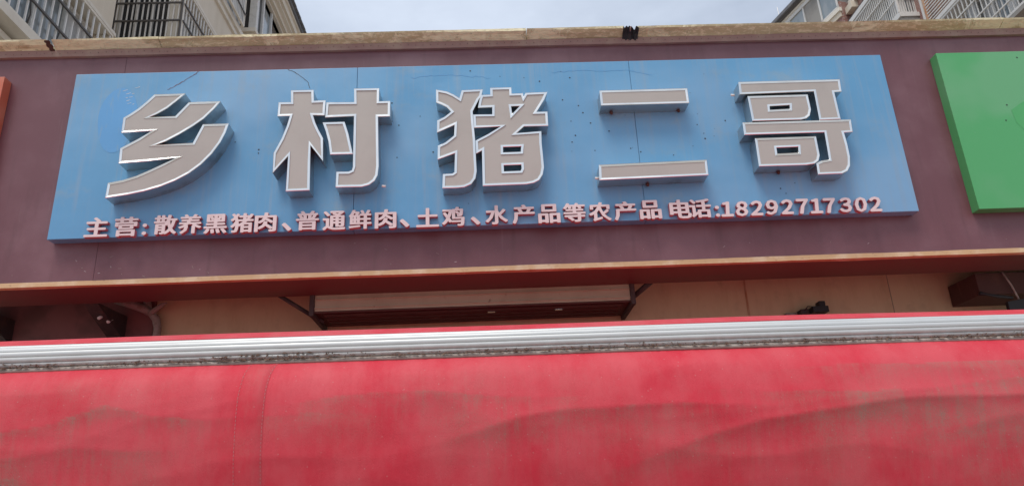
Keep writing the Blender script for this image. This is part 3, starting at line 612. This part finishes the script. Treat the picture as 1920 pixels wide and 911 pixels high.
# dirt and leaf crumbs caught along the bar
V, F = [], []
for i in range(2600):
    x = random.uniform(-2.6, 2.8)
    den = 0.35+0.65*max(0, noise.noise(Vector((x*1.7, 3.3, 0))))*2.2+0.2*noise.noise(Vector((x*7, 1.3, 0)))
    if random.random() > den: continue
    hz = random.random()**3*0.018*(0.3+den); y = -1.7-0.003*random.random()+hz*0.1; z = 2.172+hz+tilt(x)
    a = random.uniform(0, 6.28); l = random.uniform(0.002, 0.014); t = random.uniform(0.0008, 0.003); k = len(V)
    ca, sa = math.cos(a), math.sin(a)*0.6
    V += [(x-l*ca, y, z-l*sa*0.5), (x+t*sa, y-t*2, z-t), (x+l*ca, y, z+l*sa*0.5), (x-t*sa, y-t, z+t*1.3), (x, y+t*2, z)]
    F += [(k, k+1, k+3), (k+1, k+2, k+3), (k, k+4, k+1), (k+1, k+4, k+2), (k+2, k+4, k+3), (k+3, k+4, k)]
de = put('leaf_crumbs', V, F, 'debris'); de['kind'] = 'stuff'; de['label'] = 'dark dirt and leaf crumbs caught along the lower edge of the silver bar'; de['category'] = 'debris'

# ------------------------------------------------------------------ apartment buildings behind
def W(dx, dy, z=0): return (CAM.x+dx, CAM.y+dy, z)
LCX, LCY = CAM.x, CAM.y
def cage_x(b, xp, side, ya, yb, z0, z1, rails, nb, frame_mat='wframe', bar_mat='bar', depth=0.4, fs=0.045, rail_mat=None):
    """security cage on a facade that runs in depth; xp = outer plane, side = +1 when the wall lies towards +x"""
    L = [(xp-fs/2, xp+fs/2, ya, yb, z0-fs/2, z0+fs/2), (xp-fs/2, xp+fs/2, ya, yb, z1-fs/2, z1+fs/2)]
    for y in (ya, yb): L.append((xp-fs/2+0.002, xp+fs/2-0.002, y-fs/2, y+fs/2, z0+fs/2, z1-fs/2))
    for y in (ya, yb):
        for z in (z0, z1): L.append((min(xp+side*fs/2, xp+side*depth), max(xp+side*fs/2, xp+side*depth), y-fs/2+0.003, y+fs/2-0.003, z-fs/2+0.003, z+fs/2-0.003))
    cage = boxes('window_cage', L, frame_mat, b)
    r = 0.0115
    bar = box('bar', xp-r, xp+r, ya+0.06-r, ya+0.06+r, z0+fs/2, z1-fs/2, bar_mat, cage)
    for k in range(1, nb): dup(bar, (0, (yb-ya-0.12)*k/(nb-1), 0), cage)
    for z in rails: box('rail', xp-side*0.033-0.015, xp-side*0.033+0.015, ya, yb, z-0.016, z+0.016, rail_mat or bar_mat, cage)
    return cage
def cage_y(b, yp, xa, xb, z0, z1, rails, nb, frame_mat='wframe', bar_mat='bar', depth=0.3, fs=0.045, rail_mat=None):
    L = [(xa, xb, yp-fs/2, yp+fs/2, z0-fs/2, z0+fs/2), (xa, xb, yp-fs/2, yp+fs/2, z1-fs/2, z1+fs/2)]
    for x in (xa, xb): L.append((x-fs/2, x+fs/2, yp-fs/2+0.002, yp+fs/2-0.002, z0+fs/2, z1-fs/2))
    cage = boxes('window_cage', L, frame_mat, b)
    r = 0.0115
    bar = box('bar', xa+0.06-r, xa+0.06+r, yp-r, yp+r, z0+fs/2, z1-fs/2, bar_mat, cage)
    for k in range(1, nb): dup(bar, ((xb-xa-0.12)*k/(nb-1), 0, 0), cage)
    for z in rails: box('rail', xa, xb, yp-0.048, yp-0.018, z-0.016, z+0.016, rail_mat or bar_mat, cage)
    return cage
def window_x(b, x, side, ya, yb, z0, z1, cols, glass='glass', rows=1, fw=0.05):
    """window in a wall plane x; side=+1 when outside lies towards -x"""
    o_ = -side
    xa, xb = sorted((x+o_*0.03, x+o_*0.09)); L = []
    for y in (ya, yb): L.append((xa, xb, y-fw/2, y+fw/2, z0, z1))
    for k in range(1, cols): y = ya+(yb-ya)*k/cols; L.append((xa+0.002, xb-0.002, y-fw/2, y+fw/2, z0+fw, z1-fw))
    for k in range(rows+1):
        z = z0+(z1-z0)*k/rows; L.append((xa+0.004, xb-0.004, ya+fw/2, yb-fw/2, z-fw/2+(0.02 if k == 0 else 0), z+fw/2))
    f = boxes('window', L, 'wframe', b)
    for k in range(cols):
        a, c = ya+(yb-ya)*k/cols, ya+(yb-ya)*(k+1)/cols
        box('pane', min(x+o_*0.012, x+o_*0.025), max(x+o_*0.012, x+o_*0.025), a+0.01, c-0.01, z0+0.01, z1-0.01, glass if not isinstance(glass, (list, tuple)) else glass[k % len(glass)], f)
    return f
def window_y(b, y, xa, xb, z0, z1, cols, glass='glass', fw=0.05):
    L = []
    for k in range(cols+1): x = xa+(xb-xa)*k/cols; L.append((x-fw/2, x+fw/2, y-0.09, y-0.03, z0, z1))
    for z in (z0, z1): L.append((xa, xb, y-0.088, y-0.032, z-fw/2, z+fw/2))
    f = boxes('window', L, 'wframe', b)
    for k in range(cols):
        a, c = xa+(xb-xa)*k/cols, xa+(xb-xa)*(k+1)/cols
        box('pane', a+0.01, c-0.01, y-0.025, y-0.012, z0+0.01, z1-0.01, glass if not isinstance(glass, (list, tuple)) else glass[k % len(glass)], f)
    return f

# --- left building: stepped plan, facade facing +x
LB = Thing('apartment_building', 'beige apartment block with caged windows at the upper left', 'building', (LCX-9, LCY+14, 0))
s = 6.2
def LX(d): return LCX-d
def LYY(d): return LCY+d
box('wall', LX(16), LX(6.5), LYY(5.0), LYY(11.4), 0, 17.0, 'render', LB)
box('wall', LX(16), LX(7.75), LYY(11.4005), LYY(13.6), 0, 17.0, 'render', LB)
box('wall', LX(15.9), LX(6.5), LYY(13.6005), LYY(17.35), 0, 17.0, 'render', LB)
box('wall', LX(15.8), LX(6.7), LYY(17.3505), LYY(26), 0, 17.0, 'render', LB)
zc = lambda r: 1.6+s*r
for zf in (0, -3.0, -6.0):                                          # the same storey repeated below (behind the shop row)
    window_x(LB, LX(6.5), -1, LYY(7.0), LYY(10.7), zc(1.08)+zf, zc(1.275)+zf, 5, ['glass', 'curtain', 'glass', 'glass', 'curtain'])
    if zf < 0: continue
    cage_x(LB, LX(6.2), -1, LYY(6.6), LYY(10.92), zc(1.07), zc(1.285), [zc(1.137), zc(1.208)], 25, 'band', 'bar', 0.3, 0.05, 'bard')
    box('cage_floor', LX(6.5)+0.001, LX(6.16), LYY(6.5), LYY(10.98), zc(1.045), zc(1.0655), 'band', LB)
    box('cage_roof', LX(6.5)+0.001, LX(6.17), LYY(6.5), LYY(10.98), zc(1.2895), zc(1.3), 'band', LB)
box('ledge', LX(6.5)+0.001, LX(6.35), LYY(5.2), LYY(10.9), zc(1.02), zc(1.035), 'band', LB)
# plant stems and a pot on the cage
tube('plant_stem', [(LX(6.3), LYY(8.95), zc(1.08)), (LX(6.28), LYY(8.97), zc(1.12)), (LX(6.27), LYY(8.9), zc(1.16))], 0.012, 'bard', LB, 5)
tube('plant_stem', [(LX(6.3), LYY(9.6), zc(1.08)), (LX(6.27), LYY(9.65), zc(1.15))], 0.01, 'bard', LB, 5)
# upper storey of the same block
window_x(LB, LX(6.5), -1, LYY(7.0), LYY(10.7), zc(1.08)+3.0, zc(1.275)+3.0, 5, ['glass', 'curtain', 'glass'])
# front facing dark bay with its cage wrapping the corner
window_y(LB, LYY(13.6), LX(7.58), LX(6.56), zc(1.56), zc(1.78), 3, 'dglass')
cage_y(LB, LYY(13.33), LX(7.6), LX(6.2), zc(1.545), zc(1.77), [zc(1.625), zc(1.697)], 13, 'bard', 'bar', rail_mat='bard')
box('corner_pilaster', LX(6.5), LX(6.26), LYY(13.4), LYY(13.6), zc(1.5), zc(1.765), 'band', LB)
cage_x(LB, LX(6.2), -1, LYY(13.36), LYY(15.15), zc(1.545), zc(1.77), [zc(1.63), zc(1.698)], 12, 'band', 'bar', 0.3, 0.05, 'bard')
window_x(LB, LX(6.5), -1, LYY(13.75), LYY(15.1), zc(1.55), zc(1.755), 3, ['curtain', 'glass', 'curtain'])
box('cage_roof', LX(6.5)+0.001, LX(6.17), LYY(13.3), LYY(15.25), zc(1.775), zc(1.787), 'band', LB)
box('cage_floor', LX(7.6), LX(6.17), LYY(13.3), LYY(13.599), zc(1.515), zc(1.54), 'band', LB)
# string course and far bay
box('string_course', LX(6.7), LX(6.38), LYY(13.62), LYY(17.5), zc(2.03), zc(2.055), 'band', LB)
box('string_course', LX(6.68), LX(6.44), LYY(13.62), LYY(17.45), zc(2.005), zc(2.0295), 'band', LB)
cage_x(LB, LX(6.3), -1, LYY(15.6), LYY(17.2), zc(2.06), zc(2.27), [zc(2.12)], 14, 'band', 'bar', 0.2, 0.05, 'bard')
window_x(LB, LX(6.5), -1, LYY(15.7), LYY(17.2), zc(2.06), zc(2.27), 3, ['curtain', 'glass', 'curtain'])
bz = zc(2.135)
box('bay_floor', LX(6.72), LX(6.2), LYY(17.87), LYY(21.4), bz-0.12, bz, 'band', LB)
box('bay_apron', LX(6.68), LX(6.26), LYY(17.95), LYY(21.35), bz-1.0, bz-0.1205, 'render', LB)
box('bay_panel', LX(6.68), LX(6.42), LYY(17.99), LYY(18.04), bz+0.001, bz+2.2, 'dglass', LB)
box('bay_post', LX(6.42), LX(6.22), LYY(17.92), LYY(18.1), bz+0.001, bz+2.2, 'wframe', LB)
box('bay_post', LX(6.34), LX(6.24), LYY(18.55), LYY(18.65), bz+0.001, bz+2.2, 'wframe', LB)
box('bay_post', LX(6.34), LX(6.24), LYY(19.35), LYY(19.42), bz+0.001, bz+2.2, 'wframe', LB)
box('bay_glass', LX(6.36), LX(6.3), LYY(18.11), LYY(18.545), bz+0.001, bz+2.2, 'dglass', LB)
box('bay_glass', LX(6.36), LX(6.3), LYY(18.66), LYY(19.345), bz+0.001, bz+2.2, 'glass', LB)
box('bay_glass', LX(6.36), LX(6.3), LYY(19.425), LYY(21.3), bz+0.001, bz+2.2, 'dglass', LB)
# stepped eaves and roof
ez = zc(2.4)
for k, (d, z0, z1, mat) in enumerate(((6.3, 16.25, 16.45, 'render'), (6.2, 16.451, 16.53, 'band'), (6.1, 16.531, 16.7, 'render'), (6.0, 16.701, 16.78, 'band'), (5.92, 16.781, 17.02, 'render'), (5.86, 17.021, 17.09, 'band'), (5.8, 17.091, 17.2, 'roof'))):
    box('eave', LX(16), LX(d), LYY(16.6+0.02*k), LYY(26.5), z0, z1, mat, LB)
t0 = box('roof_tile', LX(5.86), LX(5.72), LYY(16.75), LYY(16.93), 17.205, 17.26, 'roof', LB, 0.012)
for k in range(1, 50): dup(t0, (0, 0.2*k, 0.01*math.sin(k*2.1)))
# --- right building
RB = Thing('brick_apartment_building', 'brick and white apartment block with caged balconies at the upper right', 'building', (LCX+16, LCY+20, 0))
q = 13.0
def RX(d): return LCX+d
def RZ(r): return 1.6+q*r
box('wall', RX(13.55), RX(24), LYY(6), LYY(22.1), 0, 18.6, 'brick', RB)
cage_x(RB, RX(13.0), 1, LYY(10.5), LYY(17.4), RZ(0.835), RZ(0.957), [RZ(0.86), RZ(0.8885), RZ(0.924)], 44, 'wframe', 'wframe', 0.55, 0.06)
box('cage_beam', RX(12.95), RX(13.549), LYY(10.4), LYY(17.5), RZ(0.9595), RZ(0.969), 'wframe', RB)
box('cage_floor', RX(12.97), RX(13.549), LYY(10.4), LYY(17.45), RZ(0.824), RZ(0.8325), 'concrete', RB)
window_x(RB, RX(13.55), 1, LYY(10.6), LYY(17.3), RZ(0.84), RZ(0.952), 9, ['curtain', 'glass', 'curtain', 'glass', 'curtain'], 1, 0.09)
for k, y in enumerate((12.0, 13.4, 14.9, 16.2)): box('curtain', RX(13.3), RX(13.36), LYY(y), LYY(y+0.25+0.1*(k % 2)), RZ(0.84), RZ(0.95), 'curtain', RB)
cage_x(RB, RX(13.0), 1, LYY(18.8), LYY(21.5), RZ(1.071), RZ(1.18), [RZ(1.108), RZ(1.145)], 26, 'wframe', 'wframe', 0.55, 0.06)
cage_y(RB, LYY(18.8), RX(13.03), RX(13.55), RZ(1.071), RZ(1.18), [RZ(1.108), RZ(1.145)], 6, 'wframe', 'wframe')
box('cage_beam', RX(12.94), RX(13.549), LYY(18.7), LYY(21.6), RZ(1.184), RZ(1.197), 'wframe', RB)
box('cage_beam', RX(13.0), RX(13.549), LYY(18.75), LYY(21.6), RZ(1.1972), RZ(1.206), 'iron', RB)
box('cage_floor', RX(12.93), RX(13.549), LYY(18.68), LYY(21.55), RZ(1.056), RZ(1.067), 'wframe', RB)
box('cage_floor', RX(12.98), RX(13.549), LYY(18.72), LYY(21.5), RZ(1.047), RZ(1.0555), 'concrete', RB)
window_x(RB, RX(13.55), 1, LYY(18.95), LYY(21.4), RZ(1.075), RZ(1.175), 4, ['curtain', 'glass', 'curtain'], 1, 0.09)
box('laundry_sheet', RX(13.15), RX(13.2), LYY(18.86), LYY(19.4), RZ(1.078), RZ(1.17), 'curtain', RB)
box('pale_corner', RX(13.1), RX(13.28), LYY(18.84), LYY(18.9), RZ(1.072), RZ(1.178), 'wframe', RB)
# rusty guard of horizontal rods in front of the brickwork
rg = boxes('rod_guard', [(RX(13.38), RX(13.48), LYY(18.1), LYY(18.22), RZ(0.95), RZ(1.08)), (RX(13.4), RX(13.46), LYY(17.62), LYY(17.69), RZ(0.975), RZ(1.08))], 'orust', RB)
rod = box('rod', RX(13.35), RX(13.379), LYY(16.2), LYY(18.1), RZ(0.972), RZ(0.9745), 'wframe', rg)
for k in range(1, 14): dup(rod, (0, 0, k*0.1), rg)
box('pale_pilaster', RX(13.36), RX(13.549), LYY(18.24), LYY(18.32), RZ(0.94), RZ(1.08), 'wframe', RB)
# ledges and the canted top bay
box('ledge', RX(13.43), RX(13.549), LYY(20.5), LYY(22.0), RZ(1.275), RZ(1.295), 'band', RB)
box('ledge', RX(13.3), RX(13.549), LYY(21.6), LYY(22.05), RZ(1.255), RZ(1.2745), 'render', RB)
an = R(13.5)
def canted(name, u0, u1, t0, t1, z0, z1, mat, parent=RB):
    """box along the canted facade: u runs away from the viewer, t outward from it"""
    V = []
    for z in (z0, z1):
        for (u, t) in ((u0, t0), (u1, t0), (u1, t1), (u0, t1)):
            V.append((RX(13.14)-math.sin(an)*u-math.cos(an)*t, LYY(22.1)+math.cos(an)*u-math.sin(an)*t, z))
    return put(name, V, [(0, 1, 2, 3), (4, 7, 6, 5), (0, 4, 5, 1), (1, 5, 6, 2), (2, 6, 7, 3), (3, 7, 4, 0)], mat, parent)
canted('wall', -0.05, 8, -7, 0, 0, 18.5, 'brick')
canted('ledge', -0.1, 6, 0.001, 0.12, 18.05, 18.2, 'band')
canted('ledge', -0.05, 6, 0.001, 0.06, 17.86, 18.049, 'render')
wf = canted('window', 0, 6, 0.001, 0.02, 18.3, 18.36, 'wframe')
for k in range(6): canted('pane', 0.08+k*0.86, 0.86+k*0.86, -0.02, 0.012, 18.37, 19.55, ('glass', 'concrete', 'glass')[k % 3], wf)
for k in range(7): canted('mullion', k*0.86-0.0, k*0.86+0.075, 0.0125, 0.04, 18.361, 19.56, 'wframe', wf)
canted('lintel', -0.05, 6.5, -0.5, 0.06, 19.561, 19.72, 'wframe')
canted('eave', -0.6, 7.5, -6, 0.1, 19.721, 19.8, 'band')
canted('eave', -0.8, 7.8, -6, 0.2, 19.801, 19.86, 'bard')
canted('eave', -0.9, 8, -6, 0.3, 19.861, 20.0, 'roof')
canted('top_wall', -0.05, 8, -6.5, -0.05, 18.5, 19.56, 'concrete')
an_ = Thing('roof_antenna', 'thin rooftop antenna rising beside the brick block', 'antenna', (RX(13.35), LYY(27.0), 20.0))
tube('mast', [(RX(13.35), LYY(27.0), 20.0), (RX(13.28), LYY(27.0), 22.05)], 0.016, 'bar', an_, 5)
